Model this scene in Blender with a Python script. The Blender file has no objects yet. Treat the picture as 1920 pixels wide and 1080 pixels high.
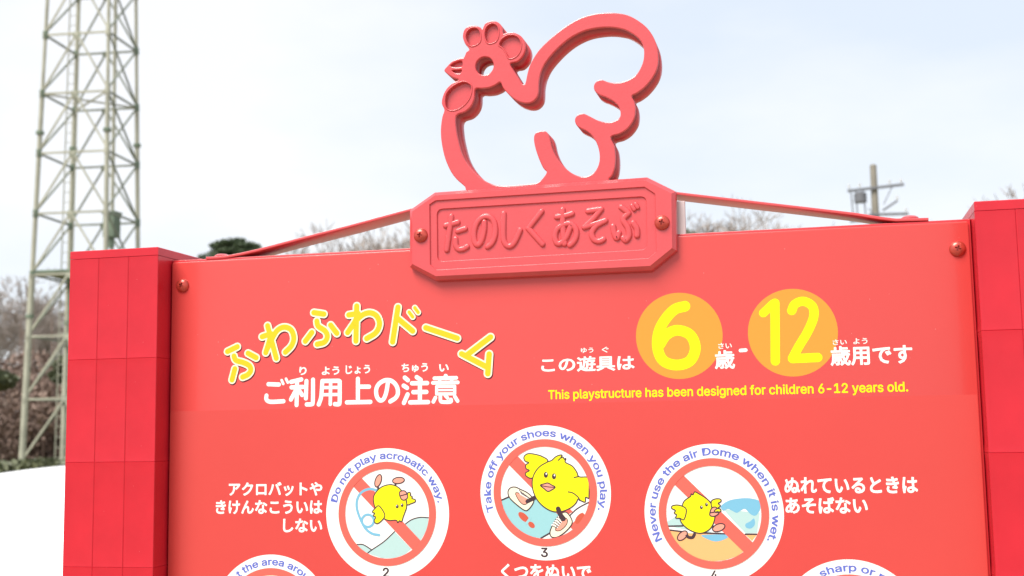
import bpy, bmesh, math, random
from mathutils import Vector, Matrix
from mathutils.geometry import tessellate_polygon
random.seed(7)
PI = math.pi
scene = bpy.context.scene
COL = scene.collection

# ------------------------------------------------------------------ camera
F_PX = 2325.0
RM = ((0.97108938, 0.04236158, 0.23492747),
      (0.23818394, -0.10626017, -0.96538966),
      (-0.01593200, 0.99343559, -0.11327797))
EYE = Vector((0.74185, -1.33072, 1.5))
cam_d = bpy.data.cameras.new('camera')
cam = bpy.data.objects.new('camera', cam_d)
COL.objects.link(cam)
m4 = Matrix(RM).to_4x4()
m4.translation = EYE
cam.matrix_world = m4
cam_d.sensor_width = 36.0
cam_d.lens = 36.0 * F_PX / 1920.0
cam_d.clip_start = 0.05
cam_d.clip_end = 3000
cam_d.dof.use_dof = True
cam_d.dof.focus_distance = 1.37
cam_d.dof.aperture_fstop = 10.0
scene.camera = cam

# ------------------------------------------------------------------ light
SUN_DIR = Vector((-0.30, -0.54, 0.80)).normalized()      # towards the sun
elev = math.asin(SUN_DIR.z)
azim = math.atan2(SUN_DIR.x, SUN_DIR.y)
world = bpy.data.worlds.new('World')
scene.world = world
world.use_nodes = True
wn = world.node_tree
wn.nodes.clear()
wl = wn.links
def wnode(t, **k):
    n = wn.nodes.new(t)
    for a, b in k.items():
        setattr(n, a, b)
    return n
out = wnode('ShaderNodeOutputWorld')
bg = wnode('ShaderNodeBackground')
bg.inputs['Strength'].default_value = 0.1
sky = wnode('ShaderNodeTexSky', sky_type='NISHITA', sun_disc=False)
sky.sun_elevation = elev
sky.sun_rotation = azim
tc = wnode('ShaderNodeTexCoord')
mp = wnode('ShaderNodeMapping')
mp.inputs['Scale'].default_value = (1.0, 1.0, 2.6)
mp.inputs['Location'].default_value = (0.35, 0.1, 0.0)
nz = wnode('ShaderNodeTexNoise')
nz.inputs['Scale'].default_value = 1.7
nz.inputs['Detail'].default_value = 6
nz.inputs['Roughness'].default_value = 0.48
rp = wnode('ShaderNodeValToRGB')
rp.color_ramp.elements[0].position = 0.46
rp.color_ramp.elements[0].color = (2.28, 2.50, 2.80, 1)
rp.color_ramp.elements[1].position = 0.66
rp.color_ramp.elements[1].color = (2.92, 2.94, 2.98, 1)
mx = wnode('ShaderNodeMixRGB')
mx.inputs[0].default_value = 0.95
wl.new(tc.outputs['Generated'], mp.inputs[0])
wl.new(mp.outputs[0], nz.inputs['Vector'])
wl.new(nz.outputs['Fac'], rp.inputs[0])
wl.new(sky.outputs[0], mx.inputs[1])
wl.new(rp.outputs[0], mx.inputs[2])
wl.new(mx.outputs[0], bg.inputs['Color'])
wl.new(bg.outputs[0], out.inputs[0])

sun_d = bpy.data.lights.new('sun', 'SUN')
sun_d.energy = 1.5
sun_d.angle = math.radians(32)
sun_d.color = (1.0, 0.95, 0.88)
sun = bpy.data.objects.new('sun', sun_d)
COL.objects.link(sun)
sun.rotation_euler = SUN_DIR.to_track_quat('Z', 'Y').to_euler()

scene.view_settings.view_transform = 'Standard'
scene.view_settings.look = 'None'
scene.view_settings.gamma = 1.0
scene.view_settings.use_curve_mapping = False
scene.view_settings.exposure = 1.80

# ------------------------------------------------------------------ helpers
def srgb(r, g, b):
    f = lambda c: (c / 255 / 12.92) if c / 255 <= 0.04045 else ((c / 255 + 0.055) / 1.055) ** 2.4
    return (f(r), f(g), f(b))

def mat(name, col, rough=0.5, spec=0.5, noise=0.0, nscale=20.0, bump=0.0, bscale=300.0, bdist=0.001,
        coat=0.0, metal=0.0, col2=None, specks=None):
    m = bpy.data.materials.new(name)
    m.use_nodes = True
    nt = m.node_tree
    b = nt.nodes['Principled BSDF']
    b.inputs['Roughness'].default_value = rough
    b.inputs['Specular IOR Level'].default_value = spec
    b.inputs['Coat Weight'].default_value = coat
    b.inputs['Coat Roughness'].default_value = 0.12
    b.inputs['Metallic'].default_value = metal
    b.inputs['Base Color'].default_value = (*col, 1)
    t = nt.nodes.new('ShaderNodeTexCoord')
    if noise > 0 or col2:
        n = nt.nodes.new('ShaderNodeTexNoise')
        n.inputs['Scale'].default_value = nscale
        n.inputs['Detail'].default_value = 7
        n.inputs['Roughness'].default_value = 0.6
        nt.links.new(t.outputs['Object'], n.inputs['Vector'])
        r = nt.nodes.new('ShaderNodeValToRGB')
        r.color_ramp.elements[0].position = 0.32
        r.color_ramp.elements[1].position = 0.68
        c2 = col2 if col2 else tuple(c * (1 + noise) for c in col)
        c1 = col if col2 else tuple(c * (1 - noise) for c in col)
        r.color_ramp.elements[0].color = (*c1, 1)
        r.color_ramp.elements[1].color = (*c2, 1)
        nt.links.new(n.outputs['Fac'], r.inputs[0])
        last = r.outputs[0]
        if specks:
            v = nt.nodes.new('ShaderNodeTexVoronoi')
            v.inputs['Scale'].default_value = specks[0]
            nt.links.new(t.outputs['Object'], v.inputs['Vector'])
            n3 = nt.nodes.new('ShaderNodeTexNoise')
            n3.inputs['Scale'].default_value = specks[0] * 0.35
            nt.links.new(t.outputs['Object'], n3.inputs['Vector'])
            lt = nt.nodes.new('ShaderNodeMath'); lt.operation = 'LESS_THAN'
            nt.links.new(v.outputs['Distance'], lt.inputs[0]); lt.inputs[1].default_value = specks[1]
            gt = nt.nodes.new('ShaderNodeMath'); gt.operation = 'GREATER_THAN'
            nt.links.new(n3.outputs['Fac'], gt.inputs[0]); gt.inputs[1].default_value = 0.62
            mu = nt.nodes.new('ShaderNodeMath'); mu.operation = 'MULTIPLY'
            nt.links.new(lt.outputs[0], mu.inputs[0]); nt.links.new(gt.outputs[0], mu.inputs[1])
            m3 = nt.nodes.new('ShaderNodeMixRGB')
            nt.links.new(mu.outputs[0], m3.inputs[0]); nt.links.new(last, m3.inputs[1])
            m3.inputs[2].default_value = (*specks[2], 1)
            last = m3.outputs[0]
        nt.links.new(last, b.inputs['Base Color'])
    if bump > 0:
        n2 = nt.nodes.new('ShaderNodeTexNoise')
        n2.inputs['Scale'].default_value = bscale
        n2.inputs['Detail'].default_value = 4
        nt.links.new(t.outputs['Object'], n2.inputs['Vector'])
        bp = nt.nodes.new('ShaderNodeBump')
        bp.inputs['Strength'].default_value = bump
        bp.inputs['Distance'].default_value = bdist
        nt.links.new(n2.outputs['Fac'], bp.inputs['Height'])
        nt.links.new(bp.outputs[0], b.inputs['Normal'])
    return m

def ray(px, py):
    v = Vector((px - 960, 540 - py, -F_PX))
    return Vector([sum(RM[i][j] * v[j] for j in range(3)) for i in range(3)])

def P(px, py, Y=0.0):
    """the point of the plane y = Y that stands at this place of the photograph -> (x, z)"""
    d = ray(px, py)
    t = (Y - EYE.y) / d.y
    return (EYE.x + t * d.x, EYE.z + t * d.z)

def far(px, py, D):
    """the point at horizontal distance D in this direction"""
    d = ray(px, py)
    t = D / math.hypot(d.x, d.y)
    return EYE + d * t

def Z(ox, oy, k):
    return lambda x, y, Y=0.0: P(ox + x / k, oy + y / k, Y)

def catmull(pts, closed=False, n=5):
    out = []
    N = len(pts)
    rng = range(N) if closed else range(N - 1)
    for i in rng:
        if closed:
            p0, p1, p2, p3 = pts[(i - 1) % N], pts[i], pts[(i + 1) % N], pts[(i + 2) % N]
        else:
            p1, p2 = pts[i], pts[i + 1]
            p0 = pts[i - 1] if i > 0 else (2 * p1[0] - p2[0], 2 * p1[1] - p2[1])
            p3 = pts[i + 2] if i + 2 < N else (2 * p2[0] - p1[0], 2 * p2[1] - p1[1])
        for s in range(n):
            t = s / n
            q = []
            for a in (0, 1):
                q.append(0.5 * (2 * p1[a] + (p2[a] - p0[a]) * t + (2 * p0[a] - 5 * p1[a] + 4 * p2[a] - p3[a]) * t * t
                                + (-p0[a] + 3 * p1[a] - 3 * p2[a] + p3[a]) * t ** 3))
            out.append(tuple(q))
    if not closed:
        out.append(tuple(pts[-1]))
    return out

def area(l):
    return 0.5 * sum(l[i][0] * l[(i + 1) % len(l)][1] - l[(i + 1) % len(l)][0] * l[i][1] for i in range(len(l)))

def ccw(l):
    return l if area(l) > 0 else l[::-1]

def offset_in(l, d):
    """move a CCW loop inward by d (a negative d moves it outward)"""
    N = len(l)
    r = []
    for i in range(N):
        a, b, c = l[i - 1], l[i], l[(i + 1) % N]
        e1 = Vector((b[0] - a[0], b[1] - a[1])); e2 = Vector((c[0] - b[0], c[1] - b[1]))
        if e1.length < 1e-9: e1 = e2
        if e2.length < 1e-9: e2 = e1
        e1.normalize(); e2.normalize()
        n1 = Vector((-e1.y, e1.x)); n2 = Vector((-e2.y, e2.x))
        n = n1 + n2
        if n.length < 1e-6: n = n1.copy()
        n.normalize()
        k = d / max(0.45, n.dot(n1))
        r.append((b[0] + n.x * k, b[1] + n.y * k))
    return r

class MB:
    def __init__(s):
        s.v = []; s.f = []; s.m = []
    def add(s, vs, fs, mi=0):
        o = len(s.v)
        s.v += [tuple(v) for v in vs]
        for f in fs:
            s.f.append(tuple(i + o for i in f)); s.m.append(mi)
    def flat(s, loops, y, mi=0, back=False):
        tri = tessellate_polygon([[Vector((p[0], p[1], 0)) for p in l] for l in loops])
        fl = [p for l in loops for p in l]
        fs = []
        for t in tri:
            a, b, c = (fl[i] for i in t)
            ar = (b[0] - a[0]) * (c[1] - a[1]) - (c[0] - a[0]) * (b[1] - a[1])
            if (ar > 0) == back:
                t = (t[0], t[2], t[1])
            fs.append(t)
        s.add([(p[0], y, p[1]) for p in fl], fs, mi)
    def wall(s, la, ya, lb, yb, mi=0):
        """la nearer the back; both CCW seen from the front"""
        n = len(la)
        s.add([(p[0], ya, p[1]) for p in la] + [(p[0], yb, p[1]) for p in lb],
              [(i, (i + 1) % n, n + (i + 1) % n, n + i) for i in range(n)], mi)
    def slab(s, outer, holes, yf, yb, r=0.0012, back=True, mi=0):
        outer = ccw(outer)
        fronts = []
        rings = [(0, yb), (0, yf + r), (r * .3, yf + r * .3), (r, yf)] if r > 0 else [(0, yb), (0, yf)]
        for k, l in enumerate([outer] + [ccw(h) for h in holes]):
            sg = 1 if k == 0 else -1
            prev = None
            for d, y in rings:
                cur = offset_in(l, sg * d) if d else l
                if prev:
                    if sg == 1: s.wall(prev[0], prev[1], cur, y, mi)
                    else: s.wall(prev[0][::-1], prev[1], cur[::-1], y, mi)
                prev = (cur, y)
            fronts.append(prev[0])
        s.flat(fronts, yf, mi)
        if back:
            s.flat([outer] + [ccw(h) for h in holes], yb, mi, back=True)
    def box(s, a, b, mi=0):
        x0, y0, z0 = a; x1, y1, z1 = b
        s.add([(x0, y0, z0), (x1, y0, z0), (x1, y1, z0), (x0, y1, z0), (x0, y0, z1), (x1, y0, z1), (x1, y1, z1), (x0, y1, z1)],
              [(0, 3, 2, 1), (4, 5, 6, 7), (0, 1, 5, 4), (1, 2, 6, 5), (2, 3, 7, 6), (3, 0, 4, 7)], mi)
    def tube(s, a, b, r0, r1=None, n=6, mi=0, cap=True):
        a = Vector(a); b = Vector(b)
        if r1 is None: r1 = r0
        d = (b - a)
        if d.length < 1e-9: return
        d.normalize()
        u = d.orthogonal().normalized(); w = d.cross(u)
        vs = []
        for (c, r) in ((a, r0), (b, r1)):
            for i in range(n):
                t = 2 * PI * i / n
                vs.append(c + u * (r * math.cos(t)) + w * (r * math.sin(t)))
        fs = [(i, (i + 1) % n, n + (i + 1) % n, n + i) for i in range(n)]
        if cap:
            fs.append(tuple(range(n))[::-1]); fs.append(tuple(range(n, 2 * n)))
        s.add(vs, fs, mi)
    def bar(s, a, b, w, t, up=(0, 0, 1), mi=0):
        """a rectangular bar from a to b, w along side, t along up"""
        a = Vector(a); b = Vector(b); d = (b - a).normalized()
        u = Vector(up); sd = d.cross(u)
        if sd.length < 1e-4: sd = d.orthogonal()
        sd.normalize(); u = sd.cross(d).normalized()
        vs = []
        for c in (a, b):
            for i, j in ((-1, -1), (1, -1), (1, 1), (-1, 1)):
                vs.append(c + sd * (w / 2 * i) + u * (t / 2 * j))
        s.add(vs, [(0, 1, 2, 3)[::-1], (4, 5, 6, 7), (0, 1, 5, 4), (1, 2, 6, 5), (2, 3, 7, 6), (3, 0, 4, 7)], mi)
    def stroke(s, pts, r, prof, mi=0, cn=7, closed=False):
        """a round-ended pen stroke on the plane; prof = [(radius share, y), ...] from the outside in"""
        q = [pts[0]]
        for p in pts[1:]:
            if math.hypot(p[0] - q[-1][0], p[1] - q[-1][1]) > 1e-6: q.append(p)
        pts = q
        n = len(pts)
        nm = []
        for i in range(n):
            a = pts[max(0, i - 1)]; b = pts[min(n - 1, i + 1)]
            if closed:
                a = pts[i - 1]; b = pts[(i + 1) % n]
            d = Vector((b[0] - a[0], b[1] - a[1]))
            if d.length < 1e-9: d = Vector((1, 0))
            d.normalize(); nm.append(Vector((-d.y, d.x)))
        def loop(rr):
            L = [(pts[i][0] - nm[i].x * rr, pts[i][1] - nm[i].y * rr) for i in range(n)]
            a0 = math.atan2(-nm[-1].y, -nm[-1].x)
            c1 = [(pts[-1][0] + rr * math.cos(a0 + PI * k / cn), pts[-1][1] + rr * math.sin(a0 + PI * k / cn)) for k in range(1, cn)]
            R = [(pts[i][0] + nm[i].x * rr, pts[i][1] + nm[i].y * rr) for i in range(n - 1, -1, -1)]
            a1 = math.atan2(nm[0].y, nm[0].x)
            c0 = [(pts[0][0] + rr * math.cos(a1 + PI * k / cn), pts[0][1] + rr * math.sin(a1 + PI * k / cn)) for k in range(1, cn)]
            return L + c1 + R + c0
        if closed:
            A = [(pts[i][0] - nm[i].x * r, pts[i][1] - nm[i].y * r) for i in range(n)]
            B = [(pts[i][0] + nm[i].x * r, pts[i][1] + nm[i].y * r) for i in range(n)]
            y = prof[-1][1]
            s.add([(p[0], y, p[1]) for p in A + B], [(i, (i + 1) % n, n + (i + 1) % n, n + i) for i in range(n)], mi)
            return
        if len(prof) == 1:
            # flat ink: each bit of the stroke lies a hair above the one before, so crossings never share a plane
            y = prof[0][1]; st = 0.000001
            L = [(p[0], y - st * i, p[1]) for i, p in enumerate([(pts[i][0] - nm[i].x * r, pts[i][1] - nm[i].y * r) for i in range(n)])]
            R = [(pts[i][0] + nm[i].x * r, y - st * i, pts[i][1] + nm[i].y * r) for i in range(n)]
            s.add(L + R, [(i, i + 1, n + i + 1, n + i) for i in range(n - 1)], mi)
            a0 = math.atan2(-nm[-1].y, -nm[-1].x)
            s.add([(pts[-1][0] + r * math.cos(a0 + PI * k / cn), y - st * (n - 1), pts[-1][1] + r * math.sin(a0 + PI * k / cn)) for k in range(cn + 1)], [tuple(range(cn + 1))], mi)
            a1 = math.atan2(nm[0].y, nm[0].x)
            s.add([(pts[0][0] + r * math.cos(a1 + PI * k / cn), y, pts[0][1] + r * math.sin(a1 + PI * k / cn)) for k in range(cn + 1)], [tuple(range(cn + 1))], mi)
            return
        prev = None
        for rr, y in prof:
            cur = loop(r * rr)
            if prev: s.wall(prev[0], prev[1], cur, y, mi)
            prev = (cur, y)
        L, y = prev
        o = [(p[0], y, p[1]) for p in L]
        fs = []
        N = len(L)
        for i in range(n - 1):
            a, b = i, i + 1
            c, d = n + cn - 1 + (n - 1 - i - 1), n + cn - 1 + (n - 1 - i)
            fs.append((a, b, c, d))
        e = [n - 1] + list(range(n, n + cn - 1)) + [n + cn - 1]
        fs.append(tuple(e))
        e2 = [2 * n + cn - 2] + list(range(2 * n + cn - 1, N)) + [0]
        fs.append(tuple(e2))
        s.add(o, fs, mi)
    def build(s, name, mats, parent=None, smooth=None, label=None):
        me = bpy.data.meshes.new(name)
        me.from_pydata(s.v, [], s.f)
        for m in (mats if isinstance(mats, (list, tuple)) else [mats]):
            me.materials.append(m)
        me.polygons.foreach_set('material_index', s.m)
        if smooth:
            bm = bmesh.new(); bm.from_mesh(me)
            bmesh.ops.remove_doubles(bm, verts=bm.verts, dist=1e-6)
            bm.to_mesh(me); bm.free()
            me.polygons.foreach_set('use_smooth', [True] * len(me.polygons))
            me.set_sharp_from_angle(angle=math.radians(smooth))
        me.update()
        o = bpy.data.objects.new(name, me)
        COL.objects.link(o)
        if parent: o.parent = parent
        if label: o['label'] = label
        return o

def tag(o, label=None, cat=None, group=None, kind=None):
    if label: o['label'] = label
    if cat: o['category'] = cat
    if group: o['group'] = group
    if kind: o['kind'] = kind
    return o

def empty(name, loc=(0, 0, 0), rz=0.0, parent=None):
    o = bpy.data.objects.new(name, None)
    o.empty_display_size = 0.1
    COL.objects.link(o)
    o.location = loc; o.rotation_euler = (0, 0, rz)
    if parent: o.parent = parent
    return o

def copy_tree(o, parent=None):
    c = o.copy(); COL.objects.link(c); c.parent = parent
    for ch in list(o.children): copy_tree(ch, c)
    return c

# ------------------------------------------------------------------ materials
M = {}
M['panel'] = mat('red_printed_sheet', (0.62, 0.060, 0.054), rough=0.34, noise=0.025, nscale=3.0, bump=0.05, bscale=60, coat=0.25,
                 specks=(160, 0.055, (0.75, 0.35, 0.32)))
M['lower_red'] = mat('red_lower_tone', (0.60, 0.054, 0.046), rough=0.38, noise=0.03, nscale=4.0, bump=0.04, bscale=70, coat=0.15)
M['frame'] = mat('red_painted_frame', (0.58, 0.03, 0.036), rough=0.35, noise=0.05, nscale=12, coat=0.3)
M['cast'] = mat('red_cast_enamel', (0.62, 0.064, 0.072), rough=0.32, noise=0.05, nscale=30, bump=0.18, bscale=520, bdist=0.0006, coat=0.6)
M['post'] = mat('crimson_moulded_plastic', (0.56, 0.016, 0.030), rough=0.27, spec=0.35, noise=0.05, nscale=25, bump=0.06, bscale=90, coat=0.15,
                specks=(210, 0.05, (0.7, 0.25, 0.26)))
M['screw'] = mat('weathered_red_screw', (0.50, 0.06, 0.04), rough=0.3, noise=0.25, nscale=220, metal=0.35, coat=0.3)
M['bracket'] = mat('pale_bracket', (0.62, 0.52, 0.52), rough=0.4, noise=0.05)
M['white'] = mat('print_white', (0.84, 0.82, 0.78), rough=0.4, spec=0.2)
M['cream'] = mat('print_cream', (0.85, 0.80, 0.58), rough=0.4, spec=0.2)
M['yellow'] = mat('print_yellow', (0.86, 0.52, 0.02), rough=0.4, spec=0.2)
M['digit'] = mat('print_lemon', (0.86, 0.78, 0.01), rough=0.4, spec=0.2)
M['orange'] = mat('print_orange', (0.84, 0.29, 0.045), rough=0.4, spec=0.2)
M['ink'] = mat('print_dark', (0.06, 0.035, 0.045), rough=0.4, spec=0.2)
M['shade'] = mat('print_title_edge', (0.10, 0.015, 0.03), rough=0.4, spec=0.2)
M['blue'] = mat('print_blue', (0.13, 0.17, 0.56), rough=0.4, spec=0.2)
M['ring'] = mat('print_ring_red', (0.72, 0.13, 0.10), rough=0.4, spec=0.2)
M['pink'] = mat('print_pink', (0.80, 0.33, 0.24), rough=0.4, spec=0.2)
M['aqua'] = mat('print_aqua', (0.29, 0.55, 0.58), rough=0.4, spec=0.2)
M['paleaqua'] = mat('print_pale_aqua', (0.42, 0.60, 0.58), rough=0.4, spec=0.2)
M['skyblue'] = mat('print_sky_blue', (0.18, 0.44, 0.60), rough=0.4, spec=0.2)
M['sand'] = mat('print_sand', (0.84, 0.43, 0.17), rough=0.4, spec=0.2)
M['rust'] = mat('print_rust', (0.55, 0.10, 0.06), rough=0.4, spec=0.2)
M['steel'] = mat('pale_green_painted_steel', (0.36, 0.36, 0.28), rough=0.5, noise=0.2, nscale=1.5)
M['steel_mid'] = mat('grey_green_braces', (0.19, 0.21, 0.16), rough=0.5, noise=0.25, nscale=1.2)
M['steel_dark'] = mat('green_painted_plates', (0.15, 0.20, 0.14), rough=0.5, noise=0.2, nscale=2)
M['concrete'] = mat('pole_concrete', (0.24, 0.22, 0.18), rough=0.8, noise=0.12, nscale=3)
M['arm'] = mat('galvanised_arm', (0.14, 0.145, 0.16), rough=0.5, noise=0.1)
M['porcelain'] = mat('porcelain', (0.6, 0.6, 0.58), rough=0.3)
M['dome'] = mat('white_dome_membrane', (0.82, 0.82, 0.82), rough=0.45, noise=0.02, nscale=1, bump=0.1, bscale=2, bdist=0.02)
M['bark'] = mat('grey_brown_bark', (0.20, 0.165, 0.13), rough=0.9, noise=0.25, nscale=3)
M['twig'] = mat('pale_twigs', (0.35, 0.30, 0.265), rough=0.9, noise=0.2, nscale=1)
M['pine'] = mat('dark_pine_needles', (0.035, 0.06, 0.022), rough=0.6, col2=(0.075, 0.105, 0.04), nscale=0.6)
M['ever'] = mat('evergreen_leaves', (0.06, 0.075, 0.035), rough=0.5, col2=(0.13, 0.14, 0.07), nscale=0.4)
M['brown'] = mat('dry_brown_leaves', (0.17, 0.11, 0.085), rough=0.8, col2=(0.30, 0.215, 0.17), nscale=0.5)
M['sandy'] = mat('sandy_soil', (0.27, 0.21, 0.15), rough=0.95, noise=0.15, nscale=0.8, bump=0.5, bscale=15, bdist=0.02)
M['grass'] = mat('winter_grass', (0.12, 0.12, 0.05), rough=0.95, col2=(0.22, 0.19, 0.09), nscale=0.35)

# ------------------------------------------------------------------ setting: ground and grass
mb = MB()
R1 = 900.0
mb.add([(-R1, -R1, 0), (R1, -R1, 0), (R1, R1, 0), (-R1, R1, 0)], [(0, 1, 2, 3)])
g = mb.build('ground', M['sandy']); tag(g, kind='structure')
mb = MB()
mb.add([(-120, 24, 0.004), (90, 24, 0.004), (140, 200, 0.004), (-180, 200, 0.004)], [(0, 1, 2, 3)])
g = mb.build('grass_field', M['grass']); tag(g, kind='structure')

# ------------------------------------------------------------------ white inflatable dome
dc = far(330, 860, 13.0)
mb = MB()
nr, na = 28, 72
RX, RY, H = 4.5, 3.9, 1.245
vs = [(0, 0, H)]
for i in range(1, nr + 1):
    t = i / nr
    for j in range(na):
        a = 2 * PI * j / na
        vs.append((RX * t * math.cos(a), RY * t * math.sin(a), H * (1 - t ** 2.4) ** 0.8))
fs = [(0, 1 + j, 1 + (j + 1) % na) for j in range(na)]
for i in range(nr - 1):
    for j in range(na):
        a = 1 + i * na + j; b = 1 + i * na + (j + 1) % na
        fs.append((a, a + na, b + na, b))
mb.add(vs, fs)
dome = empty('inflatable_dome', (dc.x, dc.y, 0), 0.35)
tag(dome, 'low white inflatable bouncing dome behind the left post of the red sign', 'play dome')
mb.build('membrane', M['dome'], dome, smooth=60)
mb = MB()
prev = None
for j in range(na + 1):
    a = 2 * PI * j / na
    p = Vector((RX * 1.015 * math.cos(a), RY * 1.015 * math.sin(a), 0.05))
    if prev is not None: mb.tube(prev, p, 0.07, n=8, cap=False)
    prev = p
mb.build('edge_kerb', M['sandy'], dome, smooth=60)

# ------------------------------------------------------------------ the sign
sign = empty('notice_board', (0.45, 0, 0))
tag(sign, 'large red playground notice board with yellow title, warning pictograms and hen emblem on top', 'sign')
def sp(mb, name, mats, parent=None, **k):
    o = mb.build(name, mats, parent or sign, **k)
    if parent is None:
        o.matrix_parent_inverse = Matrix.Translation((-0.45, 0, 0))
    return o
def sgroup(name, x, z, y=0.0, label=None):
    """an empty part that keeps its pieces in world coordinates"""
    o = empty(name, (x - 0.45, y, z), parent=sign)
    if label: o['label'] = label
    return o
def sub(mb, name, mats, parent, x, z, y=0.0, **k):
    o = mb.build(name, mats, parent, **k)
    o.matrix_parent_inverse = Matrix.Translation((-x, -y, -z))
    return o

ZB = 0.42      # foot of the board
ZT = 1.7046    # top of the printed sheet
def rect(x0, z0, x1, z1, r=0.0, n=5):
    if r <= 0: return [(x0, z0), (x1, z0), (x1, z1), (x0, z1)]
    o = []
    for cx, cz, a in ((x0 + r, z0 + r, PI), (x1 - r, z0 + r, 1.5 * PI), (x1 - r, z1 - r, 0), (x0 + r, z1 - r, .5 * PI)):
        for k in range(n + 1):
            t = a + k / n * PI / 2
            o.append((cx + r * math.cos(t), cz + r * math.sin(t)))
    return o
mb = MB(); mb.slab(rect(0.0006, ZB, 0.9000, ZT, 0.002, 3), [], 0.0, 0.003, r=0.0009)
sp(mb, 'printed_sheet', M['panel'], smooth=30)
mb = MB(); mb.flat([rect(0.0016, ZB + .002, 0.8990, 1.5275)], -0.00002)  # thin face, a slightly darker red over the lower part of the sheet
sp(mb, 'lower_red_area', M['lower_red'])
mb = MB(); mb.slab(rect(-0.0004, ZB - 0.003, 0.9026, ZT + 0.0028), [], 0.0032, 0.043, r=0.0008)
sp(mb, 'backing_frame', M['frame'], smooth=30)

# posts: core, cap and moulded facing panels
PW = 0.1162
def make_post(x0, label):
    cx = x0 + PW / 2
    yf, yb = -0.0305, 0.0865
    post = empty('post', (cx - 0.45, 0.028, 0), parent=sign)
    post['label'] = label
    def loc(mb, name, m, **k):
        o = mb.build(name, m, post, **k); return o
    h = PW / 2
    mb = MB(); mb.box((-h + .0011, -h + .0011, 0), (h - .0011, h - .0011, 1.7097))
    loc(mb, 'core', M['post'])
    mb = MB()
    # cap: a lidded shell with rounded rim
    ring = [(0, 1.7100), (0, 1.7187), (.0005, 1.7192), (.0013, 1.7196)]
    prev = None
    for d, z in ring:
        q = [(-h + d, -h + d, z), (h - d, -h + d, z), (h - d, h - d, z), (-h + d, h - d, z)]
        if prev: mb.add(prev + q, [(i, (i + 1) % 4, 4 + (i + 1) % 4, 4 + i) for i in range(4)])
        prev = q
    mb.add(prev, [(0, 1, 2, 3)])
    mb.add([(-h, -h, 1.7100), (h, -h, 1.7100), (h, h, 1.7100), (-h, h, 1.7100)], [(3, 2, 1, 0)])
    loc(mb, 'cap', M['post'], smooth=25)
    # facing panel meshes: left, middle, right column of a side
    cols = [(-h, -h + .0385, True, False), (-h + .0385, h - .0385 , False, False), (h - .0385, h, False, True)]
    meshes = []
    RH = 0.1200
    for a, b, ml, mr in cols:
        mb = MB()
        g = 0.00005
        xa = a if ml else a + g
        xb = b if mr else b - g
        T = 0.0010
        # front ring, chamfer ring, back ring
        def rg(dx0, dx1, dz, y): return [(xa + dx0, y, -RH + .00003 + dz), (xb - dx1, y, -RH + .00003 + dz), (xb - dx1, y, -.00003 - dz), (xa + dx0, y, -.00003 - dz)]
        back = rg(T if ml else 0, T if mr else 0, 0, -h + T)
        mid = rg(0.0 if ml else 0, 0.0 if mr else 0, 0, -h + .0006 if not (ml or mr) else -h + .0006)
        if ml: mid = [(xa, -h + .0005, mid[0][2]), mid[1], mid[2], (xa, -h + .0005, mid[3][2])]
        fr = rg(.0004 if ml else .0008, .0004 if mr else .0008, .0004, -h)
        # gently dished middle, as moulded plastic is
        w = (xb - xa)
        di = [(xa + w * .14, -h + .0007, -RH + .010), (xb - w * .14, -h + .0007, -RH + .010), (xb - w * .14, -h + .0007, -.010), (xa + w * .14, -h + .0007, -.010)]
        for A, B in ((back, mid), (mid, fr), (fr, di)):
            mb.add(A + B, [(i, (i + 1) % 4, 4 + (i + 1) % 4, 4 + i) for i in range(4)])
        mb.add(di, [(0, 1, 2, 3)])
        me = bpy.data.meshes.new('facing_panel'); me.from_pydata(mb.v, [], mb.f); me.materials.append(M['post'])
        bm = bmesh.new(); bm.from_mesh(me); bmesh.ops.remove_doubles(bm, verts=bm.verts, dist=1e-6); bm.to_mesh(me); bm.free()
        me.polygons.foreach_set('use_smooth', [True] * len(me.polygons)); me.set_sharp_from_angle(angle=math.radians(20))
        meshes.append(me)
    for side in range(4):
        for row in range(14):
            for me in meshes:
                o = bpy.data.objects.new('facing_panel', me); COL.objects.link(o); o.parent = post
                o.location = (0, 0, 1.7097 - row * RH)
                o.rotation_euler = (0, 0, side * PI / 2)
    return post
make_post(-0.0010 - PW, 'left crimson post with grooved panels and a flat cap')
make_post(0.9030, 'right crimson post with grooved panels, cut off by the edge of the photo')

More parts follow.
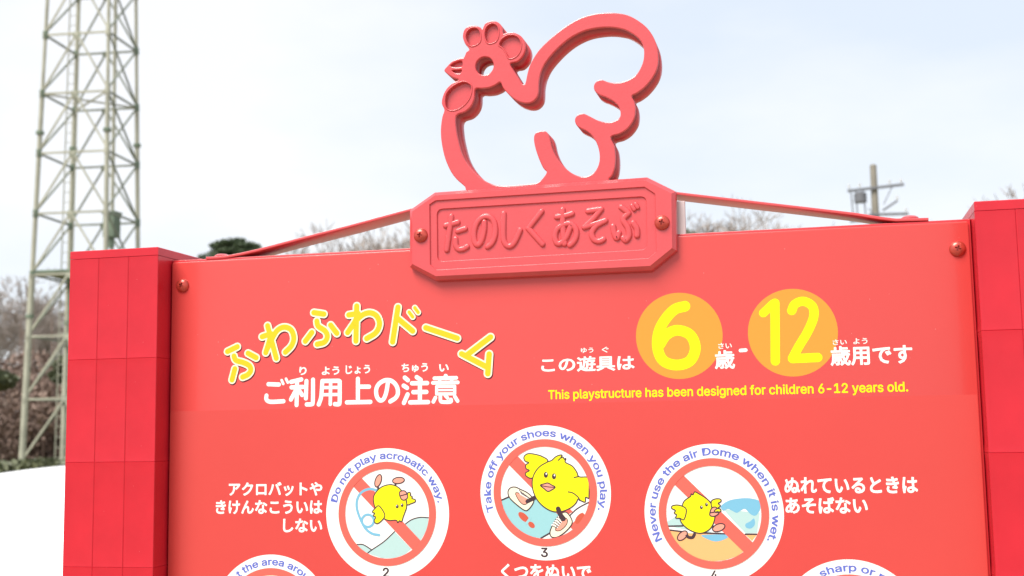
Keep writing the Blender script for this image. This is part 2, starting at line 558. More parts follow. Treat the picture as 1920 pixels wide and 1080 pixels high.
# screws
def make_screw_mesh():
    r, h = 0.0083, 0.0046
    mb = MB()
    n = 28; rings = 8
    vs = []
    for i in range(rings + 1):
        t = i / rings * PI / 2
        rr = r * math.cos(t) ** 0.8 if i < rings else 0
        yy = -h * math.sin(t)
        if i < rings:
            for j in range(n):
                a = 2 * PI * j / n; vs.append((rr * math.cos(a), yy, rr * math.sin(a)))
        else: vs.append((0, yy, 0))
    fs = []
    for i in range(rings - 1):
        for j in range(n):
            fs.append((i * n + j, i * n + (j + 1) % n, (i + 1) * n + (j + 1) % n, (i + 1) * n + j))
    top = rings * n
    for j in range(n): fs.append(((rings - 1) * n + j, (rings - 1) * n + (j + 1) % n, top))
    fs.append(tuple(range(n))[::-1])
    mb.add(vs, fs)
    dome_o = mb.build('screw_tmp', M['screw'])
    cb = bmesh.new()
    L, w = 0.0040, 0.0011
    cross = [(-w, -L), (w, -L), (w, -w), (L, -w), (L, w), (w, w), (w, L), (-w, L), (-w, w), (-L, w), (-L, -w), (-w, -w)]
    f_ = [cb.verts.new((x, -0.0075, z)) for x, z in cross]
    b_ = [cb.verts.new((x * .55, -0.0016, z * .55)) for x, z in cross]
    cb.faces.new(f_); cb.faces.new(b_[::-1])
    for i in range(12): cb.faces.new((f_[i - 1], b_[i - 1], b_[i], f_[i]))
    bmesh.ops.recalc_face_normals(cb, faces=cb.faces)
    cm = bpy.data.meshes.new('cut'); cb.to_mesh(cm); cb.free(); cm.materials.append(M['ink'])
    bm = bmesh.new(); bm.from_mesh(dome_o.data); bmesh.ops.recalc_face_normals(bm, faces=bm.faces); bm.to_mesh(dome_o.data); bm.free()
    co = bpy.data.objects.new('cut', cm); COL.objects.link(co)
    md = dome_o.modifiers.new('b', 'BOOLEAN'); md.object = co; md.operation = 'DIFFERENCE'; md.solver = 'EXACT'
    bpy.context.view_layer.update()
    dg = bpy.context.evaluated_depsgraph_get()
    me = bpy.data.meshes.new_from_object(dome_o.evaluated_get(dg))
    bpy.data.objects.remove(dome_o); bpy.data.objects.remove(co)
    me.name = 'screw'
    me.polygons.foreach_set('use_smooth', [True] * len(me.polygons)); me.set_sharp_from_angle(angle=math.radians(40))
    return me
SCREW = make_screw_mesh()
def screw(px, py, y, parent, rot, pl=None):
    x, z = P(px, py, y - 0.002)
    o = bpy.data.objects.new('screw', SCREW); COL.objects.link(o); o.parent = parent
    ox, oy, oz = pl if pl else (0.45, 0, 0)
    o.location = (x - ox, y - oy, z - oz); o.rotation_euler = (0, rot, 0)
screw(341, 535, 0, sign, 0.5)
screw(1796, 466, 0, sign, 0.35)

# strap bars rising from the board to the emblem
def strap(line, y0, y1, t, label):
    """line = top edge seen at the front face, as photo pixels"""
    pts = [P(x, y, y0) for x, y in line]
    n = len(pts)
    low = []
    for i in range(n):
        a = pts[max(0, i - 1)]; b = pts[min(n - 1, i + 1)]
        d = Vector((b[0] - a[0], b[1] - a[1])).normalized()
        low.append((pts[i][0] + d.y * t, pts[i][1] - d.x * t))
    loop = low + pts[::-1]
    mb = MB(); mb.slab(loop, [], y0, y1, r=0.0005)
    o = sp(mb, 'strap', M['cast'], smooth=30)
    o['label'] = label
strap([(386, 481.5), (415, 480), (432, 477.5), (450, 474), (480, 467.3), (560, 446), (650, 423), (765, 392), (800, 383)], 0.002, 0.042, 0.0030,
      'left flat red bar rising from the board top to the name plate')
strap([(1240, 356), (1272, 360), (1400, 375), (1500, 386.5), (1603, 398.6), (1650, 406), (1680, 409.5), (1710, 409), (1741, 408)], 0.002, 0.042, 0.0030,
      'right flat red bar rising from the board top to the name plate')
for px, py in ((415, 478.0), (1706, 406.5)):
    x, z = P(px, py, 0.016)
    mb = MB()
    for (ra, za), (rb, zb) in (((.009, -.001), (.0088, .0005)), ((.0088, .0005), (.006, .0022)), ((.006, .0022), (.0004, .0028))):
        vs = [(ra * math.cos(2 * PI * i / 20), ra * math.sin(2 * PI * i / 20), za) for i in range(20)] + [(rb * math.cos(2 * PI * i / 20), rb * math.sin(2 * PI * i / 20), zb) for i in range(20)]
        mb.add(vs, [(i, (i + 1) % 20, 20 + (i + 1) % 20, 20 + i) for i in range(20)])
    o = mb.build('bolt_head', M['cast'], sign, smooth=50); o.location = (x - .45, 0.018, z - 0.0012)

# bracket plate behind the name plate
xa, za = P(1261, 437, 0.006); xb, zb = P(1284, 377, 0.006)
mb = MB(); mb.slab(rect(xa, 1.704, xb, zb), [], 0.004, 0.010, r=0.0005); sp(mb, 'bracket', M['bracket'])
xa, za = P(768, 437, 0.006)
mb = MB(); mb.slab(rect(xa + .006, 1.704, xa + .02, 1.742), [], 0.004, 0.010, r=0.0005); sp(mb, 'bracket', M['bracket'])

# ------------------------------------------------------------------ hen emblem
zh = Z(800, 0, 3.0)
YH = -0.001; HB = YH + 0.036
OUT = [(215,1050),(150,988),(106,900),(84,810),(78,730),(86,660),(98,618),(84,582),(90,540),(110,500),(140,470),(178,448),
 (152,438),(122,420),(98,396),(116,370),(145,342),(185,326),(208,322),(222,292),(238,276),(215,245),(202,205),(212,165),(240,145),(275,143),(300,152),
 (314,158),(330,130),(365,115),(400,124),(424,150),(430,188),(455,182),(490,182),(530,202),(552,238),(555,275),(540,315),(510,345),(470,357),
 (488,395),(515,438),(533,468),(546,473),(556,462),(568,405),(590,345),(640,270),(720,195),(800,135),(880,95),(960,75),(1050,71),(1130,84),(1200,122),(1250,168),
 (1286,230),(1302,300),(1300,370),(1275,430),(1230,487),(1185,522),(1154,540),(1168,572),(1175,620),(1165,672),(1130,722),(1085,752),(1036,770),
 (1055,820),(1062,880),(1058,940),(1042,985),(1025,1003)]
HOLE = [(166,650),(215,628),(250,595),(268,550),(273,500),(310,497),(350,492),(385,478),(413,462),(430,495),(460,530),(500,562),(540,578),(580,578),(610,560),
 (628,525),(632,455),(645,400),(670,350),(710,300),(760,250),(820,205),(890,172),(960,157),(1030,153),(1100,163),(1150,185),(1195,220),(1218,260),(1222,310),
 (1212,360),(1185,410),(1150,440),(1100,460),(1060,465),(1020,460),(985,448),(957,454),(940,480),(945,510),(970,532),(1010,548),(1050,570),(1080,600),(1090,640),
 (1080,665),(1050,682),(1010,687),(960,675),(920,655),(880,637),(850,645),(833,670),(840,700),(860,718),(900,738),(935,770),(960,815),(972,870),(968,920),(945,965),
 (905,990),(870,993),(820,975),(770,935),(730,885),(705,830),(692,775),(675,742),(645,735),(612,748),(602,780),(610,830),(630,890),(655,945),(674,968),(650,1005),
 (625,1025),(600,1032),(510,1040),(430,1045),(370,1035),(310,1005),(250,950),(205,880),(180,800),(165,720)]
def hz(l, n=4, Y=YH): return catmull([zh(x, y, Y) for x, y in l], True, n)
def sharp_mix(l, Y=YH, n=4):
    return catmull([zh(x, y, Y) for x, y in l], False, n)
outer = sharp_mix(OUT)
bx1, bz1 = outer[-1]; bx0, bz0 = outer[0]
outer = outer + [(bx1 - 0.004, 1.722), (bx0 + 0.012, 1.722)]
hole = hz(HOLE)
ex, ez = zh(325, 370, YH)
er = 0.0106
eye = [(ex + er * math.cos(2 * PI * i / 36), ez + er * math.sin(2 * PI * i / 36)) for i in range(36)]
C1 = hz([(222,212),(230,178),(258,158),(288,165),(300,195),(296,235),(264,256),(240,250)])
C2 = hz([(328,202),(335,158),(365,135),(393,145),(403,175),(395,220),(375,238),(345,240)])
C3 = hz([(409,250),(430,216),(470,199),(508,208),(528,240),(523,285),(498,318),(464,326),(448,296),(430,268)])
C4 = hz([(106,585),(112,530),(150,487),(205,462),(245,478),(250,505),(238,550),(205,592),(160,617),(122,614)])
C5 = hz([(134,370),(160,350),(196,342),(198,373),(165,378)])
C6 = hz([(142,397),(170,394),(196,393),(188,411),(162,410)])
hen = sgroup('hen_emblem', 0.45, 1.8, 0, 'red cast outline of a hen with comb, round eye hole and curled tail')
mb = MB()
mb.slab(outer, [hole, eye, C1, C2, C3, C4, C5, C6], YH, YH + 0.0045, r=0.0011, back=False)
mb.slab(outer, [hole, eye], YH + 0.0045, HB, r=0.0)
sub(mb, 'outline_casting', M['cast'], hen, 0.45, 1.8, smooth=20)
# raised rims round comb lobes and wattle
for k, c in enumerate((C1, C2, C3, C4)):
    mb = MB()
    cc = offset_in(ccw(c), -0.0009)
    n = len(cc)
    for i in range(n):
        a = cc[i]; b = cc[(i + 1) % n]
        mb.tube((a[0], YH + .0001, a[1]), (b[0], YH + .0001, b[1]), 0.0009, n=8, cap=False)
    sub(mb, 'rim', M['cast'], hen, 0.45, 1.8, smooth=50)

# ------------------------------------------------------------------ name plate
zp = Z(740, 320, 3.4286)
YP = -0.012
plate = sgroup('name_plate', 0.45, 1.71, 0, 'red eight-sided plate with raised hiragana lettering under the hen')
def zpp(l, Y=YP): return [zp(x, y, Y) for x, y in l]
FRONT = ccw(zpp([(113,262),(257,160),(1612,64),(1778,146),(1783,497),(1641,612),(264,678),(114,600)]))
OUTR = offset_in(FRONT, -0.0048)
mb = MB()
mb.flat([OUTR], 0.0, back=True)
mb.wall(OUTR, 0.0, OUTR, YP + 0.0062)
OUT2 = offset_in(FRONT, -0.0041)
mb.wall(OUTR, YP + 0.0062, OUT2, YP + 0.0042)
mb.wall(OUT2, YP + 0.0042, FRONT, YP)
T1 = zpp([(222,216),(262,190),(1606,102),(1676,148),(1684,524),(1630,566),(268,640),(226,606)])
def roundc(l, r, n=5):
    l = ccw(l); o = []
    N = len(l)
    for i in range(N):
        a, b, c = Vector(l[i - 1]), Vector(l[i]), Vector(l[(i + 1) % N])
        p = b + (a - b).normalized() * r; q = b + (c - b).normalized() * r
        for k in range(n + 1):
            t = k / n
            v = p * (1 - t) ** 2 + b * 2 * t * (1 - t) + q * t * t
            o.append((v.x, v.y))
    return o
T1 = roundc(T1, 0.0012)
T2 = roundc(zpp([(266,244),(1618,160),(1624,508),(270,586)]), 0.0075, 8)
mb.flat([FRONT, T1], YP)
T1b = offset_in(T1, 0.0009)
mb.wall(T1, YP, T1b, YP + 0.0019)
mb.flat([T1b, T2], YP + 0.0019)
T2b = offset_in(T2, 0.0009)
mb.wall(T2, YP + 0.0019, T2b, YP + 0.0038)
mb.flat([T2b], YP + 0.0038)
sub(mb, 'plate_body', M['cast'], plate, 0.45, 1.71, smooth=20)
# raised letters: ta no shi ku a so bu
za_ = Z(820, 360, 8.31); zb_ = Z(1010, 360, 8.31)
YL = YP + 0.0038
def emb(mb, zf, pts, r, k, smooth=True):
    w = [zf(x, y, YL) for x, y in pts]
    if smooth and len(w) > 2: w = catmull(w, False, 5)
    s = k * 0.00002
    mb.stroke(w, r, [(1.18, YL + .0002), (1.0, YL - .0009 - s), (0.84, YL - .0018 - s), (0.5, YL - .0022 - s)], cn=8)
LR = 0.0031
LET = [
 [(za_, [(130,525),(225,500),(320,475)]), (za_, [(218,385),(210,480),(185,650),(150,905)]), (za_, [(320,612),(435,575)]), (za_, [(285,735),(290,830),(330,890),(400,890),(465,855)])],
 [(za_, [(735,470),(730,600),(690,760),(630,830),(580,760),(575,620),(620,480),(700,400),(790,385),(870,440),(905,560),(895,700),(850,800),(785,855)])],
 [(za_, [(1035,340),(1030,560),(1035,740),(1080,830),(1150,840),(1220,760),(1290,600)])],
 [(za_, [(1625,305),(1420,570)]), (za_, [(1420,570),(1640,815)])],
 [(zb_, [(285,390),(400,375),(520,340)]), (zb_, [(375,280),(375,420),(385,640),(405,810)]), (zb_, [(500,540),(440,690),(360,790),(290,800),(255,700),(290,580),(400,510),(500,500),(580,580),(585,690),(550,770),(490,830)])],
 [(zb_, [(770,300),(975,270)]), (zb_, [(975,270),(850,420),(715,550)]), (zb_, [(715,550),(880,500),(1040,450)]), (zb_, [(1040,450),(900,530),(830,640),(860,740),(940,770),(1010,740)])],
 [(zb_, [(1290,240),(1370,300),(1400,335)]), (zb_, [(1400,335),(1320,430),(1390,560),(1410,680),(1360,755),(1320,720)]), (zb_, [(1160,540),(1180,650),(1220,725),(1250,640)]), (zb_, [(1475,485),(1530,580),(1535,680)]), (zb_, [(1455,215),(1490,275)]), (zb_, [(1515,190),(1545,245)])],
]
for ch in LET:
    mb = MB()
    for k, (zf, pts) in enumerate(ch):
        small = len(pts) == 2 and abs(pts[0][0] - pts[1][0]) < 45 and abs(pts[0][1] - pts[1][1]) < 75
        emb(mb, zf, pts, LR * (0.75 if small else 1.0), k)
    sub(mb, 'raised_letter', M['cast'], plate, 0.45, 1.71, smooth=50)
screw(788, 441, YP, plate, 0.2, (0.45, 0, 1.71))
screw(1241, 417, YP, plate, 0.25, (0.45, 0, 1.71))

# ------------------------------------------------------------------ print on the sheet
E = 0.00006     # one ink layer
def pen(mb, zf, pts, rpx, layer, mi=0, k=0, sm=True, dx=0, dz=0):
    w = [zf(x, y) for x, y in pts]
    if sm and len(w) > 2: w = catmull(w, False, 5)
    w = [(a + dx, b + dz) for a, b in w]
    mb.stroke(w, rpx * 0.000603, [(1, -E * layer - k * 0.000002)], mi=mi, cn=8)
_txt = {}
try:        # the sans-serif that comes with Blender itself; the built-in face does if it is missing
    import os
    SANS = bpy.data.fonts.load(os.path.join(bpy.utils.system_resource('DATAFILES'), 'fonts', 'Inter.woff2'))
except Exception:
    SANS = None
def glyphs(body, bold=0.0):
    key = (body, bold)
    if key in _txt: return _txt[key]
    d = bpy.data.curves.new('t', 'FONT'); d.body = body; d.resolution_u = 3
    if SANS and all(ord(ch) < 128 for ch in body): d.font = SANS
    o = bpy.data.objects.new('t', d); COL.objects.link(o)
    bpy.context.view_layer.update()
    dg = bpy.context.evaluated_depsgraph_get()
    me = bpy.data.meshes.new_from_object(o.evaluated_get(dg))
    bm = bmesh.new(); bm.from_mesh(me)
    bmesh.ops.remove_doubles(bm, verts=bm.verts, dist=1e-5)
    bm.verts.index_update()
    vs = [(v.co.x, v.co.y, 0) for v in bm.verts]; fs = [tuple(v.index for v in f.verts) for f in bm.faces]
    if body.isascii():
        # the outlines of this face overlap, so every facet gets a level of its own
        v2 = []; f2 = []
        for j, f in enumerate(fs):
            f2.append(tuple(range(len(v2), len(v2) + len(f)))); v2 += [(vs[i][0], vs[i][1], -(j % 40)) for i in f]
        vs, fs = v2, f2
    if bold > 0:
        # rounded heavier face: a round pen run along every outline
        for j, e in enumerate([e for e in bm.edges if len(e.link_faces) == 1]):
            a, b = e.verts[0].co.xy, e.verts[1].co.xy
            if (b - a).length < 1e-6: continue
            an = math.atan2(b.y - a.y, b.x - a.x)
            k0 = len(vs); lv = 1 + j % 97
            for k in range(5): vs.append((b.x + bold * math.cos(an - PI / 2 + PI * k / 4), b.y + bold * math.sin(an - PI / 2 + PI * k / 4), lv))
            for k in range(5): vs.append((a.x + bold * math.cos(an + PI / 2 + PI * k / 4), a.y + bold * math.sin(an + PI / 2 + PI * k / 4), lv))
            fs.append(tuple(range(k0, k0 + 10)))
    bm.free()
    bpy.data.objects.remove(o); bpy.data.curves.remove(d); bpy.data.meshes.remove(me)
    _txt[key] = (vs, fs)
    return vs, fs
def text_box(mb, body, bl, tr, layer=1, bold=0.0, mi=0):
    vs, fs = glyphs(body, bold)
    x0 = min(v[0] for v in vs); x1 = max(v[0] for v in vs); y0 = min(v[1] for v in vs); y1 = max(v[1] for v in vs)
    sx = (tr[0] - bl[0]) / (x1 - x0); sy = (tr[1] - bl[1]) / (y1 - y0)
    mb.add([(bl[0] + (v[0] - x0) * sx, -E * layer - v[2] * 0.0000011, bl[1] + (v[1] - y0) * sy) for v in vs], fs, mi)
def text_arc(mb, body, c, rb, cap, a0, a1, layer, bold=0.0, mi=0):
    vs, fs = glyphs(body, bold)
    x0 = min(v[0] for v in vs); x1 = max(v[0] for v in vs)
    s = cap / max(v[1] for v in vs)
    o = []
    for x, y, l_ in vs:
        a = math.radians(a0 + (a1 - a0) * (x - x0) / (x1 - x0)); r = rb + y * s
        o.append((c[0] + r * math.cos(a), -E * layer - l_ * 0.0000011, c[1] + r * math.sin(a)))
    mb.add(o, fs, mi)

zA = Z(400, 550, 4.696); zB = Z(660, 550, 4.696); z8 = Z(1000, 530, 2.6667)
TITLE = [
 [(zA, [(125,512),(212,470)]), (zA, [(182,552),(200,590),(265,610),(318,638),(330,680),(303,717),(258,737)]), (zA, [(190,665),(165,762)]), (zA, [(306,528),(378,567)])],
 [(zA, [(478,285),(555,572)]), (zA, [(430,382),(508,355)]), (zA, [(508,355),(490,430),(462,522)]), (zA, [(470,500),(520,395),(565,325),(625,298),(685,322),(709,392),(690,460),(635,518)])],
 [(zA, [(885,170),(974,183)]), (zA, [(912,245),(925,290),(985,332),(1004,382),(978,430),(915,448)]), (zA, [(868,345),(810,422)]), (zA, [(1033,280),(1088,352)])],
 [(zB, [(42,112),(35,420)]), (zB, [(-28,190),(55,178)]), (zB, [(55,178),(20,260),(-38,345)]), (zB, [(-38,345),(30,250),(95,190),(160,172),(218,200),(243,270),(212,345),(130,398)])],
 [(zB, [(405,122),(358,428)]), (zB, [(395,215),(535,332)]), (zB, [(503,165),(535,208)]), (zB, [(553,127),(583,168)])],
 [(zB, [(650,303),(927,396)])],
 [(zB, [(1220,385),(1010,545)]), (zB, [(965,533),(1180,645)]), (zB, [(1208,535),(1196,707)])],
]
title = sgroup('title_lettering', 0.25, 1.6, 0, 'arched yellow title in rounded kana with cream edges')
for ch in TITLE:
    mb = MB()
    for k, (zf, p) in enumerate(ch):
        dk = len(ch) == 4 and ch is TITLE[4] and k >= 2
        pen(mb, zf, p, 6.0 if dk else 8.4, 1, 0, k, dx=0.0009, dz=-0.0013)
        pen(mb, zf, p, 5.8 if dk else 8.1, 2, 1, k)
    for k, (zf, p) in enumerate(ch):
        dk = len(ch) == 4 and ch is TITLE[4] and k >= 2
        pen(mb, zf, p, 3.3 if dk else 5.3, 3, 2, k)
    sub(mb, 'title_letter', [M['shade'], M['cream'], M['yellow']], title, 0.25, 1.6)

SUBT = [
 [(zA, [(485,800),(578,803)]), (zA, [(468,900),(468,935),(505,955),(618,950)]), (zA, [(602,765),(616,797), ], .65), (zA, [(640,753),(656,785)], .65)],
 [(zA, [(685,780),(775,758)]), (zA, [(688,828),(788,824)]), (zA, [(738,770),(733,983)]), (zA, [(728,850),(683,935)]), (zA, [(752,850),(782,895)]), (zA, [(820,772),(815,925)]), (zA, [(878,760),(876,955),(862,976),(822,978)])],
 [(zA, [(960,772),(955,850),(948,920),(928,978)]), (zA, [(960,772),(1105,770)]), (zA, [(1113,775),(1112,955),(1100,976),(1070,975)]), (zA, [(955,830),(1108,828)], .75), (zA, [(952,893),(1108,890)], .75), (zA, [(1033,775),(1030,976)], .85)],
 [(zB, [(52,752),(52,955)]), (zB, [(60,822),(150,822)]), (zB, [(-45,960),(162,956)])],
 [(zB, [(318,775),(302,870),(278,930),(245,942),(218,905),(214,845),(240,795),(295,765),(350,772),(392,815),(405,875),(385,920),(337,952)])],
 [(zB, [(465,742),(492,765)]), (zB, [(455,813),(485,832)]), (zB, [(490,890),(457,965)]), (zB, [(570,738),(605,762)]), (zB, [(528,792),(662,790)]), (zB, [(540,870),(655,868)]), (zB, [(598,790),(598,955)]), (zB, [(512,960),(670,957)])],
 [(zB, [(825,728),(825,745)]), (zB, [(725,748),(918,744)], .85), (zB, [(770,762),(775,775)], .7), (zB, [(880,760),(874,775)], .7), (zB, [(712,788),(932,784)], .85), (zB, [(745,820),(905,818)], .7), (zB, [(745,820),(745,885)], .7), (zB, [(905,818),(905,884)], .7), (zB, [(745,852),(905,851)], .5), (zB, [(745,886),(905,885)], .7),
  (zB, [(735,918),(716,955)], .85), (zB, [(778,908),(780,945),(800,957),(868,955),(872,935)], .85), (zB, [(822,900),(842,922)], .8), (zB, [(905,908),(930,948)], .85)],
]
mb = MB()
for ch in SUBT:
    for k, st in enumerate(ch):
        rr = 4.1 * (st[2] if len(st) > 2 else 1)
        pen(mb, st[0], st[1], rr, 1, 0, k)
for body, a, b in (('り', (757, 720), (822, 645)), ('よう', (955, 720), (1110, 642)), ('じょう', (1165, 712), (1381, 628)), ('ちゅう', (1658, 698), (1889, 612)), ('い', (1989, 690), (2073, 622))):
    m2 = MB(); text_box(m2, body, zA(*a), zA(*b), 1, 0.03); sp(m2, 'small_reading', M['white'])
o = sp(mb, 'subtitle_lettering', M['white']); o['label'] = 'white subtitle in rounded kanji and kana under the yellow title'
for (cpx, cpy, w) in ((1273, 629.5, .0463), (1486, 623.5, .0461)):
    c = P(cpx, cpy)
    mb = MB(); mb.flat([[(c[0] + w * math.cos(2 * PI * i / 72), c[1] + w * math.sin(2 * PI * i / 72)) for i in range(72)]], -E)
    sp(mb, 'age_disc', M['orange'])
mb = MB()
pen(mb, z8, [(758,118),(705,135),(655,190),(625,255),(622,330),(650,390),(715,412),(782,392),(810,328),(785,262),(720,238),(665,262),(632,310)], 9.6, 2)
o = sp(mb, 'age_digit', M['digit'])
mb = MB()
pen(mb, z8, [(1208,102),(1210,392)], 8.0, 2)
pen(mb, z8, [(1150,152),(1200,105)], 7.6, 2, k=1)
pen(mb, z8, [(1292,140),(1308,108),(1350,93),(1395,118),(1402,170),(1372,245),(1330,315),(1296,378)], 8.0, 2, k=2)
pen(mb, z8, [(1296,380),(1422,374)], 8.0, 2, k=3)
o = sp(mb, 'age_digit', M['digit'])
mb = MB()
for body, a, b in (('この遊具は', (40, 450), (505, 360)), ('ゆう', (238, 352), (300, 324)), ('ぐ', (343, 350), (377, 320)), ('歳', (908, 433), (1006, 336)),
                   ('さい', (925, 331), (992, 300)), ('歳用です', (1487, 417), (1893, 306)), ('さい', (1497, 312), (1567, 283)), ('よう', (1600, 308), (1670, 276))):
    mb = MB(); text_box(mb, body, z8(*a), z8(*b), 2, 0.027 if len(body) > 2 or body == '歳' else 0.02); sp(mb, 'age_lettering' if len(body) > 2 or body == '歳' else 'small_reading', M['white'])
mb = MB(); pen(mb, z8, [(1036, 339), (1062, 337)], 3.2, 2)
o = sp(mb, 'dash', M['white'])
mb = MB()
text_box(mb, 'This playstructure has been designed for children 6-12 years old.', z8(75, 596), z8(1872, 493), 1, 0.017)
sp(mb, 'english_lettering', M['digit'])
z4 = Z(390, 880, 5.4); z5 = Z(1440, 880, 4.0); z2 = Z(880, 780, 3.6); z1 = Z(600, 830, 4.32); z3 = Z(1190, 820, 4.155)
for rows in ([('アクロバットや', z4(210, 272), z4(1158, 126)), ('きけんなこういは', z4(78, 453), z4(1158, 310)), ('しない', z4(760, 638), z4(1157, 498))],
             [('ぬれているときは', z5(125, 183), z5(1120, 53)), ('あそばない', z5(132, 332), z5(745, 208))],
             [('くつをぬいで', z2(215, 1102), z2(822, 1003))]):
    for body, a, b in rows:
        mb = MB(); text_box(mb, body, a, b, 1, 0.032); sp(mb, 'rule_lettering', M['white'])

# pictograms
RD, RO, RI = 0.0724, 0.0574, 0.0494
def circ(c, r, n=96): return [(c[0] + r * math.cos(2 * PI * i / n), c[1] + r * math.sin(2 * PI * i / n)) for i in range(n)]
def clip(l, c, r):
    o = []
    for x, z in l:
        d = math.hypot(x - c[0], z - c[1])
        if d > r: x = c[0] + (x - c[0]) * r / d; z = c[1] + (z - c[1]) * r / d
        o.append((x, z))
    return o
MATS = ['white', 'ring', 'yellow2', 'ink', 'pink', 'aqua', 'paleaqua', 'skyblue', 'sand', 'rust', 'cream', 'blue']
M['yellow2'] = M['digit']
ml = [M[k] for k in MATS]
IX = {k: i for i, k in enumerate(MATS)}
def pictogram(c, text, a0, a1, digit, art, label, cap=0.0080):
    g = sgroup('pictogram', c[0], c[1], 0, label)
    q = dict(parent=g, x=c[0], z=c[1])
    mb = MB(); mb.flat([circ(c, RD, 128)], -E); sub(mb, 'disc', M['white'], **q)
    mb = MB(); text_arc(mb, text, c, 0.0607, cap, a0, a1, 2, 0.020); sub(mb, 'arc_lettering', M['blue'], **q)
    mb = MB()
    zf, fn = art if art else (None, None)
    # bar
    if art:
        h = 0.0069
        d = Vector((1, -1)).normalized(); nn = Vector((1, 1)).normalized()
        cc = Vector(c)
        L = RI + 0.004
        pts = [cc - d * L - nn * h, cc + d * L - nn * h, cc + d * L + nn * h, cc - d * L + nn * h]
        mb.flat([[(p.x, p.y) for p in pts]], -E * 4)
    mb.flat([circ(c, RO), circ(c, RI)], -E * 9)
    sub(mb, 'prohibition_ring', M['ring'], **q)
    if digit:
        mb = MB(); text_box(mb, digit[0], digit[1], digit[2], 2, 0.02); sub(mb, 'number', M['ink'], **q)
    if art:
        rr = RI + 0.003
        sc = MB(); ck = MB()
        cnt = [0]
        def fill(pts, m, layer, sm=True, tgt=None, line=0.0, lm='ink'):
            w = [zf(x, y) for x, y in pts]
            if sm: w = catmull(w, True, 4)
            w = clip(w, c, rr)
            cnt[0] += 1
            t = tgt or ck
            t.flat([w], -E * layer - cnt[0] * 0.000001, IX[m])
            if line:
                t.stroke(w, line, [(1, -E * layer - 0.00002 - cnt[0] * 0.000001)], mi=IX[lm], closed=True)
        def line(pts, r, m, layer, tgt=None, sm=True):
            w = [zf(x, y) for x, y in pts]
            if sm and len(w) > 2: w = catmull(w, False, 5)
            w = clip(w, c, rr)
            cnt[0] += 1
            (tgt or ck).stroke(w, r, [(1, -E * layer - cnt[0] * 0.000001)], mi=IX[m], cn=5)
        def ell(cx, cy, rx, ry, rot=0, n=16):
            o = []
            for i in range(n):
                t = 2 * PI * i / n; x = rx * math.cos(t); y = ry * math.sin(t)
                o.append((cx + x * math.cos(rot) - y * math.sin(rot), cy + x * math.sin(rot) + y * math.cos(rot)))
            return o
        fn(fill, line, ell, sc, ck)
        sub(sc, 'scene_print', ml, **q)
        sub(ck, 'chick_print', ml, **q)
LW = 0.00062
def art2(fill, line, ell, sc, ck):
    fill([(385,895),(425,865),(520,800),(605,720),(740,860),(690,905),(600,935),(500,935)], 'paleaqua', 2, False, sc)
    fill([(298,825),(350,826),(415,865),(385,895),(330,870)], 'paleaqua', 2, False, sc)
    fill([(680,668),(740,625),(810,605),(880,608),(870,700),(808,800)], 'paleaqua', 2, False, sc)
    line([(388,893),(425,865),(520,800),(605,720)], LW, 'ink', 3, sc)
    line([(298,825),(350,826),(415,865)], LW, 'ink', 3, sc)
    line([(680,668),(740,625),(810,605),(878,608)], LW, 'ink', 3, sc)
    line([(460,385),(400,375),(340,400),(305,450),(298,520),(320,600),(365,690),(420,735),(480,748)], 0.0014, 'skyblue', 5, ck)
    cl = ell(388, 632, 48, 50, 0, 22)
    line(cl + [cl[0]], 0.0013, 'skyblue', 5, ck, False)
    line([(470,355),(472,385)], 0.0011, 'ink', 5, ck); line([(612,325),(612,350)], 0.0011, 'ink', 5, ck)
    fill(ell(472, 308, 52, 24, -1.25), 'pink', 5, True, ck, LW)
    fill(ell(636, 306, 48, 25, -0.12), 'pink', 5, True, ck, LW)
    fill([(700,425),(722,402),(735,412),(732,428),(748,438),(745,452),(772,462),(770,480),(742,492),(705,500)], 'yellow2', 6, True, ck, LW)
    fill([(475,378),(520,350),(580,340),(635,362),(672,405),(700,465),(702,520),(690,560),(675,600),(662,640),(645,632),(630,648),(618,628),(560,630),(515,612),(468,570),(440,505),(436,435)], 'yellow2', 6, True, ck, LW)
    fill([(480,512),(445,535),(425,562),(445,572),(432,592),(452,603),(440,635),(462,656),(500,632),(526,585)], 'yellow2', 7, True, ck, LW)
    fill([(645,400),(690,392),(712,440),(682,466),(655,450)], 'pink', 7, True, ck, LW)
    line([(655,430),(710,415)], LW, 'ink', 8, ck)
    fill(ell(626, 516, 12, 16), 'ink', 7); fill(ell(666, 506, 11, 15), 'ink', 7)
    fill(ell(623, 510, 4, 5), 'white', 8); fill(ell(663, 500, 4, 5), 'white', 8)
